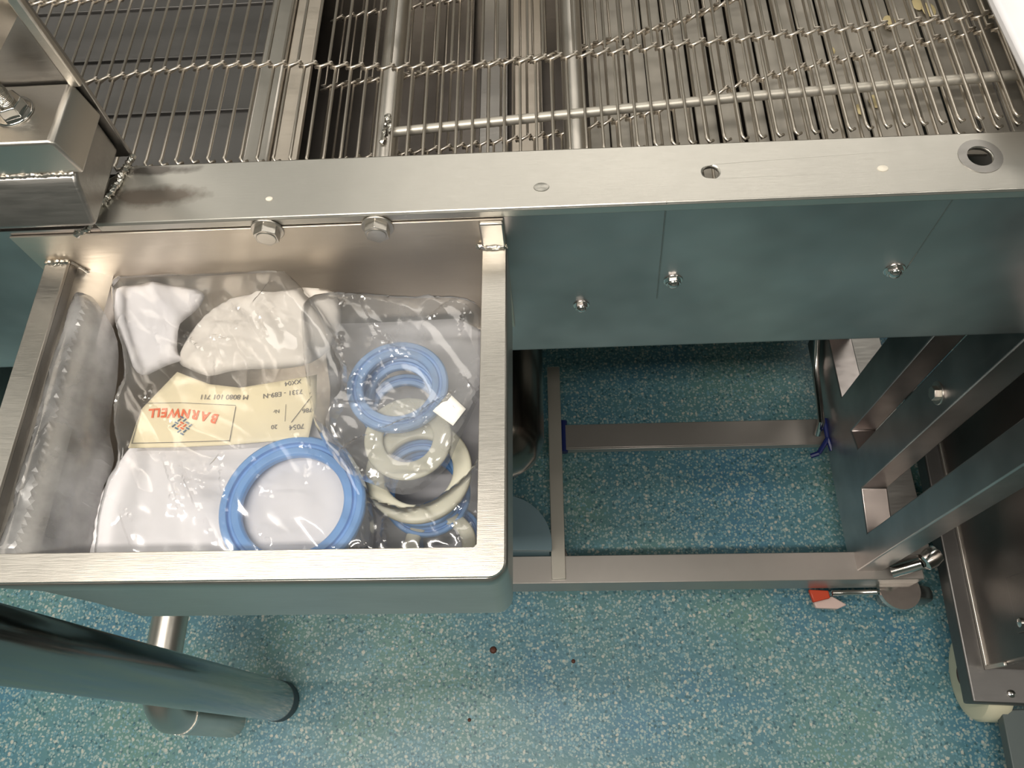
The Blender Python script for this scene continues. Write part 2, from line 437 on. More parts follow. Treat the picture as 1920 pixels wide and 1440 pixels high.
# conveyor legs, behind everything, carrying the frame
for (x, y) in ((-.93, .93), (.57, .93), (-.93, .42)):
    B().box(x - .02, x + .02, y - .02, y + .02, 0, .80 if y < .5 else .84).build('leg', DULL, conv, bevel=.002)
B().box(-1.0, .60, .392, .984, .800, .803).build('backdrop_pan', DARKM, conv)  # added pan: dark backdrop below the belt, also shades the floor
B().box(-1.0, .60, .984, .987, .12, .83).build('light_blocker_panel', DULL, conv)  # added to block light reaching the floor from behind
B().box(-1.0, -.992, .40, .984, .15, .80).build('end_panel', DULL, conv)
for (px, py, rr) in ((1668, 42, .006), (1640, 190, .005), (1742, 18, .006), (1612, 205, .004), (1720, 8, .005), (1560, 95, .003)):
    zz = interp(RET, at(px, py, z=.96).x) - .0235; p = at(px, py, z=zz)
    B().lathe([(rr, 0), (rr * .8, .0008), (0, .0012)], 12, Matrix.Translation((p.x, p.y, zz)) @ Matrix.Scale(1.6, 4, (0, 1, 0))).build('dried_residue', RESID, conv)
# fold line on the side panel and a faint scratch
p, q = at(1250, 380, y=YF), at(1232, 560, y=YF); B().tube([(p.x, YF + .0004, p.z), (q.x, YF + .0004, q.z)], .0006, 6).build('seam_line', DULL, conv)
p, q = at(1790, 372, y=YF), at(1700, 505, y=YF); B().tube([(p.x, YF + .0006, p.z), (q.x, YF + .0006, q.z)], .0005, 6).build('seam_line', DULL, conv)
# white guard strip on the right of the belt
gx0 = at(1840, 0, z=1.06)
g = B().plate([(.362, .435), (.62, .435), (.62, .96), (.345, .96), (.356, .54)], (), 1.05, 1.06, 'z')
g.plate([(.385, .435), (.395, .435), (.382, .96), (.372, .96)], (), 1.06, 1.072, 'z')
g = g.build('plastic_guard', WHITEP, None, bevel=.003)
base_at(g, (.45, .6, 1.05)); tag(g, 'white plastic guard sheet at the top right corner, over the wire belt', 'guard')

# ================================================================== WIRE BELT
belt = empty('wire_belt', (0, .6, 1.0), 'stainless wire mesh conveyor belt of parallel rods with crimped link rows', 'belt')
PITCH = .01375
def strand_mesh(name, ys, r, hook=True):
    pts = []; sh = 0.0
    k = PITCH
    y0 = ys[0]
    pts += [(sh + .4 * k, y0 + .001, -.0022), (sh + .15 * k, y0 - .0022, -.0005), (sh, y0 + .001, .0008), (sh, y0 + .005, 0)]
    for i, y in enumerate(ys[1:-1]):
        s2 = sh + (.5 * k if i % 2 == 0 else -.5 * k)
        d = 1 if s2 > sh else -1
        pts += [(sh, y - .0042, 0), (sh - .12 * k * d, y - .0026, -.0012), (s2 + .22 * k * d, y + .0026, .0016), (s2, y + .0045, 0)]
        # the small return crimp that hooks round the next strand
        sh = s2
    pts += [(sh, ys[-1] - .004, 0), (sh, ys[-1], 0)]
    b = B().tube([Vector(p) for p in pts], r, 6)
    # link hooks: short diagonal strokes lying across each joint row
    sh = 0.0
    for i, y in enumerate(ys[1:-1]):
        s2 = sh + (.5 * k if i % 2 == 0 else -.5 * k)
        m_ = (sh + s2) / 2
        b.tube([(m_ - .62 * k, y - .0012, -.0014), (m_ - .15 * k, y - .0022, .0012), (m_ + .32 * k, y + .0014, .0012), (m_ + .55 * k, y + .0022, -.0016)], r * 1.05, 6)
        sh = s2
    bm = b.bm
    for f in bm.faces: f.smooth = True
    bmesh.ops.recalc_face_normals(bm, faces=bm.faces)
    me = bpy.data.meshes.new(name); bm.to_mesh(me); bm.free(); me.materials.append(WIRE); return me
smesh = strand_mesh('wire', [.450, .560, .672, .784, .896, .975], .00140)
rmesh = strand_mesh('wire', [.455, .56, .67, .78, .89, .975], .00145)
BO = Matrix.Identity(4)
def put_wire(me, x, z, ry=0.0, rz=0.0):
    o = bpy.data.objects.new('wire', me); col.objects.link(o)
    o.parent = belt; o.matrix_parent_inverse = belt.matrix_world.inverted()
    o.location = (x, 0, z); o.rotation_euler = (0, ry, rz)
x = -.655
while x < .425:
    zc = interp(TOP, x); dz = (interp(TOP, x + .01) - interp(TOP, x - .01)) / .02
    put_wire(smesh, x, zc, -math.atan(dz))
    x += PITCH
x = -.245
while x < .405:
    zc = interp(RET, x); dz = (interp(RET, x + .01) - interp(RET, x - .01)) / .02
    put_wire(rmesh, x, min(zc, interp(TOP, x) - .006), -math.atan(dz))
    x += PITCH / math.sqrt(1 + dz * dz)

# ================================================================== BEARING BRACKET, upper left
br = empty('belt_bracket', (-.42, .42, 1.02), 'heavy stainless bracket block with a threaded bolt and upright plate, left end of conveyor', 'bracket')
blk = B().plate([(-.70, 1.068), (-.3455, 1.068), (-.3495, 1.098), (-.3525, 1.101), (-.70, 1.101)], (), .393, .451, 'y')
blk.build('clamp_block', STEEL, br, bevel=.004, segs=3)
B().plate([(.372, 1.032), (.378, 1.030), (.451, 1.030), (.451, 1.0685), (.393, 1.0685), (.388, 1.064)], (), -.70, -.352, 'x').build('foot_block', DULL, br, bevel=.003, segs=3)
weld([(-.69, .3925, 1.0685), (-.50, .3925, 1.0685), (-.353, .3925, 1.0685)], .0018, 'weld_bead', br, STEEL)
up = B().plate([(-.70, 1.02), (-.347, 1.02), (-.344, 1.11), (-.346, 1.30), (-.70, 1.30)], (), .453, .457, 'y')
up.build('upright_plate', DULL, br, bevel=.0008)
B().plate([(-.353, 1.098), (-.344, 1.098), (-.344, 1.30), (-.353, 1.30)], (), .4485, .4545, 'y').build('plate_flange', STEEL, br, bevel=.0015)
fl = B()
A1, B1 = Vector((-.349, .4525, 1.163)), Vector((-.415, .4525, 1.105))
vs = [fl.bm.verts.new(p) for p in (A1, B1, Vector((-.60, .40, 1.14)), Vector((-.46, .37, 1.30)), Vector((-.36, .40, 1.30)))]
fl.bm.faces.new(vs); fl.build('gusset', STEEL, br, solid=.004)
p = at(30, 205, z=1.102)
bb = B()
Mz = Matrix.Translation((p.x - .001, p.y - .002, 1.101)) @ Matrix.Rotation(.35, 4, 'Z')
bb.lathe([(.0145, 0), (.0145, .0022), (.007, .0024)], 28, Mz)
bb.plate([(.0115 * math.cos(k * math.pi / 3), .0115 * math.sin(k * math.pi / 3)) for k in range(6)], (), .002, .011, 'z', Mz)
bb.build('hex_nut', CHROME, br, bevel=.0008)
th = [(0.0, 0.0)]
prof = []
for i in range(17): prof += [(.0062, .011 + i * .0012), (.0052, .0116 + i * .0012)]
B().lathe(prof, 18, Mz).build('threaded_stud', WELD, br)
weld([(-.345, .452, 1.021), (-.352, .418, 1.024), (-.365, .392, 1.02), (-.372, .386, 1.012), (-.385, .384, 1.008)], .0032, 'weld_bead', br)

# ================================================================== CATCH TRAY (box hung on the side panel)
tray = empty('catch_tray', (-.23, .25, .83), 'open stainless box with a folded rim on the conveyor side, full of bagged gaskets', 'tray')
ZT, ZB = .9766, .837
X0, X1, Y0, Y1 = -.4285, -.0362, .1100, .3825
RW = .0195
# rim: folded flange with rounded front corners
rim = B().plate(rrect(X0, X1, Y0, Y1, .011, 6, (0, 0, 1, 1)), [rrect(X0 + RW, X1 - RW, Y0 + .0205, Y1 + .03, .003, 3, (0, 0, 1, 1))] if False else (), ZT - .003, ZT, 'z') if False else B()
outer = rrect(X0, X1, Y0, Y1, .011, 6, (0, 0, 1, 1))
inner = [(X0 + RW, Y1 - .001), (X0 + RW, Y0 + .021), (X1 - RW, Y0 + .021), (X1 - RW, Y1 - .001)]
U = [(X1 - RW, Y1), (X1, Y1)] # build U-shape directly
U = [(X0, Y1), (X0 + RW, Y1), (X0 + RW, Y0 + .0225), (X0 + RW + .002, Y0 + .0205), (X1 - RW - .002, Y0 + .0205), (X1 - RW, Y0 + .0225), (X1 - RW, Y1), (X1, Y1)]
fr = [(X1 - .011 + .011 * math.cos(a), Y0 + .011 + .011 * math.sin(a)) for a in [math.radians(-90 * k / 6) for k in range(7)]]
fl_ = [(X0 + .011 + .011 * math.cos(a), Y0 + .011 + .011 * math.sin(a)) for a in [math.radians(270 - 90 * k / 6) for k in range(7)]]
U = U + fr + fl_
rim.plate(U, (), ZT - .0035, ZT, 'z')
rim.build('rim', STEEL, tray, bevel=.0012)
# inner lip folded down
lip = B()
lip.box(X0 + RW - .0015, X0 + RW, Y0 + .021, Y1, ZT - .014, ZT - .0036)
lip.box(X1 - RW, X1 - RW + .0015, Y0 + .021, Y1, ZT - .014, ZT - .0036)
lip.box(X0 + RW, X1 - RW, Y0 + .0195, Y0 + .021, ZT - .014, ZT - .0036)
lip.build('rim_lip', DULL, tray)
# body: rounded-corner shell, left wall leaning in towards the bottom
def loop(xl, xr, yf, yb, r, z): return [Vector((p[0], p[1], z)) for p in rrect(xl, xr, yf, yb, r, 6, (0, 0, 1, 1))]
body = B()
levels = [(X0 + .0015, X1 - .001, Y0 + .0012, Y1, ZT - .0036), (-.384, X1 - .001, Y0 + .0012, Y1, .950), (-.370, X1 - .002, Y0 + .0012, Y1, .90), (-.366, X1 - .004, Y0 + .0012, Y1, ZB)]
prev = None
for xl, xr, yf, yb, z in levels:
    ring = [body.bm.verts.new(v) for v in loop(xl, xr, yf, yb, .012, z)]
    if prev:
        for k in range(len(ring)):
            body.bm.faces.new((prev[k], prev[(k + 1) % len(ring)], ring[(k + 1) % len(ring)], ring[k]))
    prev = ring
body.bm.faces.new(prev)
body.build('body', TRAYM, tray, solid=.002, sharp=30)
# back plate that reaches up behind the rim
B().plate([(-.440, .84), (X1, .84), (X1, 1.009), (-.440, 1.009)], (), YF - .0016, YF + .0004, 'y').build('back_plate', WARM, tray, bevel=.0006)
B().box(X1 - .0195, X1, YF - .006, YF - .0016, ZT - .004, 1.009).build('corner_strip', STEEL, tray, bevel=.0015)
for px, py in ((500, 443), (707, 437)):
    p = at(px, py, y=YF - .008)
    hexbolt(p.x, p.z, YF - .0016, .0105, .0085, 'bolt', tray, True, STEEL, False, .52)
weld([(X1 - .024, YF - .004, ZT + .001), (X1 - .010, YF - .006, ZT + .002), (X1 + .001, YF - .004, ZT + .001)], .0026, 'weld_bead', tray)
weld([(X0 - .001, YF - .004, ZT), (X0 + .010, YF - .005, ZT + .001), (X0 + .020, YF - .004, ZT)], .0026, 'weld_bead', tray)
weld([(X0 + .021, YF - .003, ZT - .002), (-.400, YF - .003, .955), (-.380, YF - .003, .925)], .0014, 'weld_bead', tray, STEEL)

# ---------------- things in the tray
def segd(p, a, b2):
    ax, ay = b2[0] - a[0], b2[1] - a[1]; L = ax * ax + ay * ay
    t = max(0, min(1, ((p[0] - a[0]) * ax + (p[1] - a[1]) * ay) / L)) if L else 0
    return math.hypot(p[0] - a[0] - ax * t, p[1] - a[1] - ay * t), t
def edged(p, poly): return min(segd(p, poly[i - 1], poly[i])[0] for i in range(len(poly)))
def smooth_poly(poly, it=2):
    for _ in range(it):
        q = []
        for i in range(len(poly)):
            a, b2 = poly[i], poly[(i + 1) % len(poly)]
            q += [(a[0] * .75 + b2[0] * .25, a[1] * .75 + b2[1] * .25), (a[0] * .25 + b2[0] * .75, a[1] * .25 + b2[1] * .75)]
        poly = q
    return poly
def clampbox(p): return (min(max(p[0], -.404 if p[1] > -9 else 0), -.041), min(max(p[1], .114), .3785))
def surf(poly, step, zf):
    """a sheet over an outline: outline points kept, inside filled with a jittered grid, height from zf"""
    V = [Vector(p) for p in poly]; n = len(V)
    xs = [p[0] for p in poly]; ys = [p[1] for p in poly]
    y = min(ys) + step * .5; r = 0
    while y < max(ys):
        x = min(xs) + (step * .5 if r % 2 else step)
        while x < max(xs):
            q = (x + random.uniform(-.15, .15) * step, y + random.uniform(-.15, .15) * step)
            if inpoly(q, poly) and edged(q, poly) > step * .45: V.append(Vector(q))
            x += step
        y += step * .87; r += 1
    v, e, f, *_ = delaunay_2d_cdt(V, [], [list(range(n))], 1, 1e-7)
    b = B()
    vs = [b.bm.verts.new((p.x, p.y, zf(p.x, p.y))) for p in v]
    for t in f: b.bm.faces.new([vs[i] for i in t])
    for fc in b.bm.faces:
        fc.normal_update()
        if fc.normal.z < 0: fc.normal_flip()
    return b
def outline(pxs, z, it=2): return [clampbox(p) for p in smooth_poly([tuple(at(px, py, z=z)[:2]) for px, py in pxs], it)]
def dedupe(poly):
    q = []
    for p in poly:
        if not q or math.hypot(p[0] - q[-1][0], p[1] - q[-1][1]) > 4e-4: q.append(p)
    if math.hypot(q[0][0] - q[-1][0], q[0][1] - q[-1][1]) < 4e-4: q.pop()
    return q
def put(o, label, cat, group=None, z=None):
    bb = [Vector(c) for c in o.bound_box]
    c = sum(bb, Vector()) / 8; base_at(o, (c.x, c.y, min(v.z for v in bb)))
    return tag(o, label, cat, group)

# 1. round white rubber disc
disc = dedupe([clampbox((-.262 + .106 * math.cos(a), .168 + .108 * math.sin(a))) for a in [2 * math.pi * k / 90 for k in range(90)]])
def zdisc(x, y):
    d = min(edged((x, y), disc), .02)
    return .922 + .006 * math.sqrt(max(0, 1 - (1 - d / .02) ** 2)) + .003 * noise.noise((x * 22, y * 22, 1)) + .004 * max(0, 1 - abs((x + .30) * .8 + (y - .20)) / .05)
o = surf(disc, .006, zdisc).build('rubber_disc', WHITES, None, solid=.004, sharp=80)
put(o, 'large round white rubber disc lying in the lower left of the tray', 'disc')
# 2. folded off-white sheets at the back
sh1 = dedupe(outline([(213, 590), (213, 552), (238, 532), (300, 541), (396, 556), (386, 580), (352, 615), (336, 668), (352, 680), (318, 690), (262, 716), (244, 655)], .93))
def zs1(x, y):
    d = min(edged((x, y), sh1), .012)
    return .937 + .05 * (y - .33) + .006 * math.sqrt(max(0, 1 - (1 - d / .012) ** 2)) + .004 * noise.noise((x * 30, y * 30, 5)) + .005 * math.exp(-((x + .33 + .7 * (y - .35)) / .008) ** 2)
o = surf(sh1, .005, zs1).build('folded_sheet', WHITES, None, solid=.0025, sharp=80)
put(o, 'white rubber sheet with a rounded folded corner, back left of the tray', 'sheet')
sh2 = dedupe(outline([(338, 668), (380, 610), (440, 572), (520, 566), (590, 552), (640, 560), (650, 620), (600, 690), (520, 694), (450, 700), (402, 712), (385, 708), (340, 690)], .93))
def zs2(x, y):
    d = min(edged((x, y), sh2), .012)
    return .939 + .10 * (y - .33) + .006 * math.sqrt(max(0, 1 - (1 - d / .012) ** 2)) + .005 * noise.noise((x * 24, y * 24, 9)) + .004 * math.exp(-((x + .26 - .9 * (y - .35)) / .007) ** 2)
o = surf(sh2, .005, zs2).build('folded_sheet', CREAMS, None, solid=.0025, sharp=80)
put(o, 'cream folded rubber sheet just above the cream sticker, sagging to a point', 'sheet')
# 3. pale grey padding beneath the rings, seen as soft grey shapes
pad = dedupe(outline([(560, 540), (700, 548), (900, 548), (905, 700), (900, 1060), (640, 1060), (590, 800), (600, 660)], .90, 1))
o = surf(pad, .008, lambda x, y: .862 + .006 * noise.noise((x * 18, y * 18, 3)) + .03 * max(0, y - .32)).build('folded_sheet', plain('grey_backing_sheet', (.42, .42, .44), .5, noise_amt=.15), None, solid=.002, sharp=80)
put(o, 'grey plastic sheet at the bottom of the tray beneath the rings on the right', 'sheet')

# 4. rings
def ring(name, mat, px, py, z, R, wd, h, label, tx=0.0, ty=0.0, group=None, groove=True):
    c = at(px, py, z=z)
    n = 14; prof = []
    for k in range(n):
        a = 2 * math.pi * k / n
        u = math.copysign(abs(math.cos(a)) ** .6, math.cos(a)); v = math.copysign(abs(math.sin(a)) ** .6, math.sin(a))
        prof.append((R - wd / 2 + u * wd / 2, v * h / 2))
    if groove:   # a step round the top face
        prof = [(R, -h * .4), (R, h * .25), (R - wd * .12, h * .5), (R - wd * .36, h * .5), (R - wd * .42, h * .12), (R - wd * .54, h * .12), (R - wd * .60, h * .42),
                (R - wd * .9, h * .42), (R - wd, h * .2), (R - wd, -h * .4), (R - wd * .9, -h * .5), (R - wd * .1, -h * .5)]
    b = B().lathe(prof, 72, None, closed=True)
    o = b.build(name, mat, None, sharp=50, bevel=.0004 if groove else 0)
    o.location = c; o.rotation_euler = (tx, ty, 0)
    return tag(o, label, 'gasket', group)
ring('gasket_ring', BLUER, 549, 946, .938, .0560, .0165, .008, 'large mid-blue grooved gasket ring on the white disc, front of tray', -.03, .02)
ring('gasket_ring', BLUEP, 746, 724, .938, .0415, .0135, .007, 'pale blue grooved gasket ring, topmost of the bagged stack on the right', -.06, .03)
ring('gasket_ring', BLUEP, 752, 752, .917, .0380, .0120, .007, 'pale blue gasket ring tilted just under the topmost ring of the right stack', .35, -.22)
ring('gasket_ring', BLUEP, 764, 778, .898, .0360, .0100, .007, 'pale blue gasket ring deepest in the right stack, showing as thin curved bands', .20, .20)
ring('gasket_ring', CREAMR, 765, 822, .9315, .0350, .0150, .004, 'milky translucent gasket ring right below the pale blue stack, under crinkled film', .02, .03, groove=False)
ring('gasket_ring', CREAMR, 785, 884, .9245, .0425, .0150, .008, 'broad cream translucent gasket ring resting near the front right of the tray', .0, -.02, groove=False)
ring('gasket_ring', CREAMR, 826, 1022, .888, .0290, .0120, .007, 'cream gasket ring half hidden behind the front rim, lowest at right corner', .0, .05, groove=False)
for k, (px, py, z, R, tx) in enumerate(((790, 905, .905, .036, .18), (800, 925, .893, .036, .12))):
    ring('gasket_ring', BLUER, px, py, z, R, .010, .006, ('blue gasket ring seen edge-on through the hole of the cream ring, upper one', 'blue gasket ring seen through the hole of the cream ring, lower one')[k], tx, .1)
ring('gasket_ring', BLUER, 838, 1012, .868, .030, .010, .006, 'blue gasket ring lying in shade in the front right corner of tray', .0, .0)

# 5. bags of clear film with creases
def bag(name, pxs, z, mat, label, creases=40, amp=.0035, seed=0, thick=0.012, lift=None, explicit=(), step=.0022, drape=None, nf=5, wl=(.018, .04)):
    rnd = random.Random(seed)
    poly = dedupe(outline(pxs, z, 2))
    xs = [p[0] for p in poly]; ys = [p[1] for p in poly]
    segs = []
    for _ in range(creases):
        cx, cy = rnd.uniform(min(xs), max(xs)), rnd.uniform(min(ys), max(ys))
        a = rnd.gauss(-1.0, .5) if rnd.random() < .75 else rnd.uniform(0, 3.14); L = rnd.uniform(.006, .028)
        segs.append(((cx - math.cos(a) * L, cy - math.sin(a) * L), (cx + math.cos(a) * L, cy + math.sin(a) * L), rnd.uniform(.0012, .0030), rnd.uniform(.0007, .0020) * rnd.choice((1, 1, -1))))
    folds = []
    for k in range(nf):
        a = rnd.gauss(.6, .7); folds.append((math.cos(a), math.sin(a), rnd.uniform(*wl), rnd.random(), rnd.uniform(.5, 1.0) * amp))
    for (p0, p1, wd, h) in explicit:
        a, b2 = at(*p0, z=z), at(*p1, z=z); segs.append(((a.x, a.y), (b2.x, b2.y), wd, h))
    def zf(x, y):
        d = min(edged((x, y), poly), thick)
        zz = z - thick + thick * math.sqrt(max(0, 1 - (1 - d / thick) ** 2))
        n1 = noise.noise((x * 20 + seed, y * 20, seed * 1.7))
        wx = x + .002 * noise.noise((x * 25, y * 25, seed + .5)); wy = y + .002 * noise.noise((x * 25, y * 25, seed + 8.5))
        zz += amp * (.8 * n1)
        for cs, sn, wl, ph, ah in folds:
            t_ = (wx * cs + wy * sn) / wl + ph; tt = abs(t_ - math.floor(t_) - .5) * 2
            mk = max(0.0, noise.noise((x * 14 + ph * 9, y * 14, ph * 5)) + .30)
            zz += ah * tt * mk
        for a, b2, wd, h in segs:
            if min(a[0], b2[0]) - wd < x < max(a[0], b2[0]) + wd and min(a[1], b2[1]) - wd < y < max(a[1], b2[1]) + wd:
                dd, t = segd((x, y), a, b2)
                if dd < wd: zz += h * (1 - dd / wd) * min(1, 4 * t, 4 * (1 - t) + .1)
        if drape: zz += drape(x, y)
        return zz
    b = surf(poly, step, zf)
    o = b.build(name, mat, None, sharp=14)
    return put(o, label, 'bag')
rd = drape0 = None
big = bag('plastic_bag', [(160, 1075), (170, 965), (192, 900), (218, 855), (200, 790), (208, 740), (232, 690), (200, 580), (205, 495), (400, 500), (508, 480), (575, 540), (640, 640), (650, 740), (610, 800), (660, 850), (700, 950), (690, 1075)], .962, FILM,
    'large clear crinkled plastic bag on the left holding white sheets and the sticker', 30, .0027, 3, .012,
    explicit=(((300, 835), (350, 965), .0016, .0022), ((330, 855), (405, 1020), .0018, .0026), ((320, 925), (345, 960), .0016, .002), ((545, 810), (625, 890), .0022, .002), ((470, 850), (490, 925), .0016, .002),
              ((395, 630), (430, 643), .0022, .002), ((515, 525), (475, 575), .0016, .003), ((385, 665), (345, 625), .0013, .002), ((480, 560), (500, 640), .0016, .002), ((505, 570), (530, 625), .0016, .002), ((240, 700), (205, 770), .002, .003), ((390, 880), (420, 850), .002, .002), ((415, 860), (418, 940), .0012, .0018)))
bag('plastic_bag', [(555, 545), (640, 536), (760, 548), (900, 548), (912, 620), (905, 720), (880, 770), (855, 820), (830, 880), (760, 930), (690, 900), (640, 880), (585, 800), (570, 720), (560, 640)], .960, FILMD,
    'cloudy crinkled plastic bag on the right wrapped round the pale blue rings', 44, .0028, 11, .012, nf=5, wl=(.014, .03),
    explicit=(((630, 852), (700, 815), .0030, .0045), ((700, 815), (780, 785), .0030, .0045), ((780, 785), (855, 738), .0034, .005), ((640, 870), (700, 900), .003, .004), ((670, 690), (650, 740), .0016, .002), ((860, 560), (800, 600), .0016, .002), ((700, 560), (600, 545), .002, .003)))
bag('plastic_bag', [(640, 880), (700, 935), (780, 950), (870, 890), (908, 830), (910, 1075), (660, 1075)], .935, FILM,
    'clear plastic bag in the front right corner over the cream ring', 24, .0025, 17, .010, wl=(.012, .03))
bag('plastic_bag', [(-60, 1075), (10, 920), (80, 760), (130, 640), (190, 570), (232, 620), (228, 700), (200, 800), (205, 860), (175, 930), (160, 1075)], .932, FILMW,
    'loose clear plastic bag slumped against the left wall of the tray', 16, .004, 23, .014, step=.0035, nf=5, wl=(.03, .06), drape=lambda x, y: min(.042, max(0, -.360 - x) * 1.7))

# 6. cream sticker with print
lz = .9395
L = [(332, 697), (392, 720), (450, 727), (520, 716), (594, 702), (592, 760), (578, 822), (500, 828), (430, 834), (340, 838), (240, 840), (264, 768)]
lp = [tuple(at(px, py, z=lz)[:2]) for px, py in L]
lab = surf(dedupe(lp), .005, lambda x, y: lz + .0006 * noise.noise((x * 30, y * 30, 2))).build('paper_sticker', LABELM, None, solid=.0004)
put(lab, 'cream paper sticker printed upside down in orange and grey, inside left bag', 'sticker')
def text(s, px, py, h, ang, mat, name='lettering', wx=1.0, bold=0.0):
    c = bpy.data.curves.new('lettering', 'FONT'); c.body = s; c.size = h; c.align_x = 'CENTER'; c.align_y = 'CENTER'; c.extrude = .00008; c.offset = bold
    t = bpy.data.objects.new('lettering', c); col.objects.link(t)
    dg = bpy.context.evaluated_depsgraph_get(); me = bpy.data.meshes.new_from_object(t.evaluated_get(dg))
    bpy.data.objects.remove(t); me.materials.clear(); me.materials.append(mat)
    p_ = at(px, py, z=lz + .0009)
    me.transform(Matrix.Translation(p_) @ Matrix.Rotation(math.radians(ang), 4, 'Z') @ Matrix.Diagonal((wx, 1, 1, 1)))
    o = bpy.data.objects.new(name, me); col.objects.link(o); o.parent = lab; o.matrix_parent_inverse = lab.matrix_world.inverted()
    return o
for ch, px, py, an in (('B', 402, 784, 168), ('A', 384, 780, 170), ('R', 366, 777, 173), ('N', 348, 775, 177), ('W', 327, 774, 181), ('E', 308, 773, 183), ('L', 295, 773, 184), ('L', 284, 774, 184)):
    text(ch, px, py, .0110, an, ORANGE, 'orange_letter', .9, .00035)
text('M 8080 101 711', 420, 744, .0062, 178, GREYP, 'printed_line')
text('7331 - E89-N', 530, 738, .0060, 186, GREYP, 'printed_line')
text('XX04', 549, 717, .0058, 190, GREYP, 'printed_line')
text('Nr', 518, 771, .0045, 184, GREYP, 'printed_line')
text('20', 514, 800, .0052, 184, GREYP, 'printed_line'); text('7054', 556, 800, .0062, 186, GREYP, 'printed_line'); text('786', 576, 769, .0056, 188, GREYP, 'printed_line')
def printbar(pts, wd, mat, name):
    q = B()
    for (a0, b0) in zip(pts, pts[1:]):
        a, b2 = at(*a0, z=lz + .0010), at(*b0, z=lz + .0010); t = (b2 - a).normalized(); nn = Vector((-t.y, t.x, 0)) * wd / 2
        vs = [q.bm.verts.new(p) for p in (a + nn, a - nn, b2 - nn, b2 + nn)]; q.bm.faces.new(vs)
    return q.build(name, mat, lab, solid=.0001)
printbar([(265, 763), (247, 832)], .0005, GREYP, 'printed_border'); printbar([(248, 831), (340, 829), (430, 826)], .0005, GREYP, 'printed_border')
printbar([(442, 762), (430, 828)], .0005, GREYP, 'printed_border'); printbar([(268, 756), (340, 755), (442, 760)], .0004, GREYP, 'printed_border'); printbar([(584, 743), (546, 792)], .0005, GREYP, 'printed_border'); printbar([(536, 758), (534, 790)], .0003, GREYP, 'printed_border')
# the little diamond emblem: slate strokes with an orange heart
em = B(); eo = B()
for i in range(-3, 4):
    for j in range(-3, 4):
        if abs(i) + abs(j) <= 3 and (i + j) % 2 == 1:
            c = at(341 + i * 5.2, 798 + j * 5.2, z=lz + .0010)
            tgt = eo if (abs(i) + abs(j) <= 1) else em
            m_ = Matrix.Translation(c) @ Matrix.Rotation(.8 if i % 2 else -.5, 4, 'Z')
            tgt.box(-.0016, .0016, -.0006, .0006, 0, .0001, m_)
em.build('printed_emblem', BLUEPR, lab); eo.build('printed_emblem', ORANGE, lab)
# white tab
tb = dedupe([tuple(at(px, py, z=.962)[:2]) for px, py in ((842, 738), (874, 768), (850, 800), (812, 772))])
o = surf(tb, .006, lambda x, y: .964 + .002 * noise.noise((x * 40, y * 40, 2))).build('paper_tab', plain('white_tab_paper', (.9, .88, .82), .5), None, solid=.0004)
put(o, 'small bright white tab at the right side of the pale blue ring stack', 'tab')

# ================================================================== CASTOR TROLLEY under the conveyor
tr = empty('steel_trolley', (.25, .45, 0), 'low stainless trolley with slotted end frame standing under the conveyor', 'trolley')
fb = B().plate([(.272, .145), (.320, .145), (.320, .141), (.277, .141), (.277, .075), (.272, .075)], (), -.20, .615, 'x')
fb.build('front_bar', LIGHTB, tr, bevel=.0012)
B().box(-.012, .0125, .278, .690, .128, .150).build('side_bar', LIGHTP, tr, bevel=.0015)
B().plate([(.0125, .278), (.028, .278), (.026, .300), (.0125, .335)], (), .12, .1405, 'z').build('corner_gusset', DARKM, tr, bevel=.001)
B().box(.020, .515, .536, .585, .100, .1045).box(.020, .515, .533, .537, .088, .1045).build('middle_bar', LIGHTB, tr, bevel=.001)
XP = .507
outer = [(.287, .112), (.745, .112), (.745, .76), (.287, .76)]
op = [[(.333, .216), (.406, .230), (.406, .74), (.333, .74)], [(.468, .249), (.507, .236), (.507, .74), (.468, .74)], [(.575, .224), (.700, .219), (.700, .74), (.575, .74)]]
B().plate(outer, op, XP, XP + .043, 'x').build('end_frame', SHEET, tr, bevel=.002)
# inner shelf ledge seen through the openings
B().box(XP + .044, XP + .10, .30, .74, .20, .205).build('end_shelf', DULL, tr, bevel=.001)
p = at(1758, 737, x=XP)
bo = B(); Mb = Matrix.Translation((XP, p.y, p.z)) @ Matrix.Rotation(-math.pi / 2, 4, 'Y')
bo.lathe([(.016, -.001), (.016, .0015), (.008, .002)], 24, Mb); bo.plate([(.010 * math.cos(k * math.pi / 3), .010 * math.sin(k * math.pi / 3)) for k in range(6)], (), .001, .008, 'z', Mb)
bo.build('bolt', STEEL, tr, bevel=.0008)
B().tube([(.495, .735, .30), (.497, .72, .20), (.497, .66, .155), (.495, .60, .150), (.492, .56, .150), (.492, .548, .12)], .0065, 14).build('bent_rod', CHROME, tr)
p = at(1057, 820, z=.10); B().tube([(p.x, .53, .098), (p.x, .595, .098)], .0075, 12).build('plastic_foot', NAVY, tr)
b = B()
for (a0, a1) in (((1545, 785), (1552, 822)), ((1552, 822), (1535, 850)), ((1535, 850), (1520, 855)), ((1552, 822), (1560, 845))):
    b.tube([at(*a0, z=.135), at(*a1, z=.13)], .0045, 8)
b.build('cable_tie', NAVY, tr)
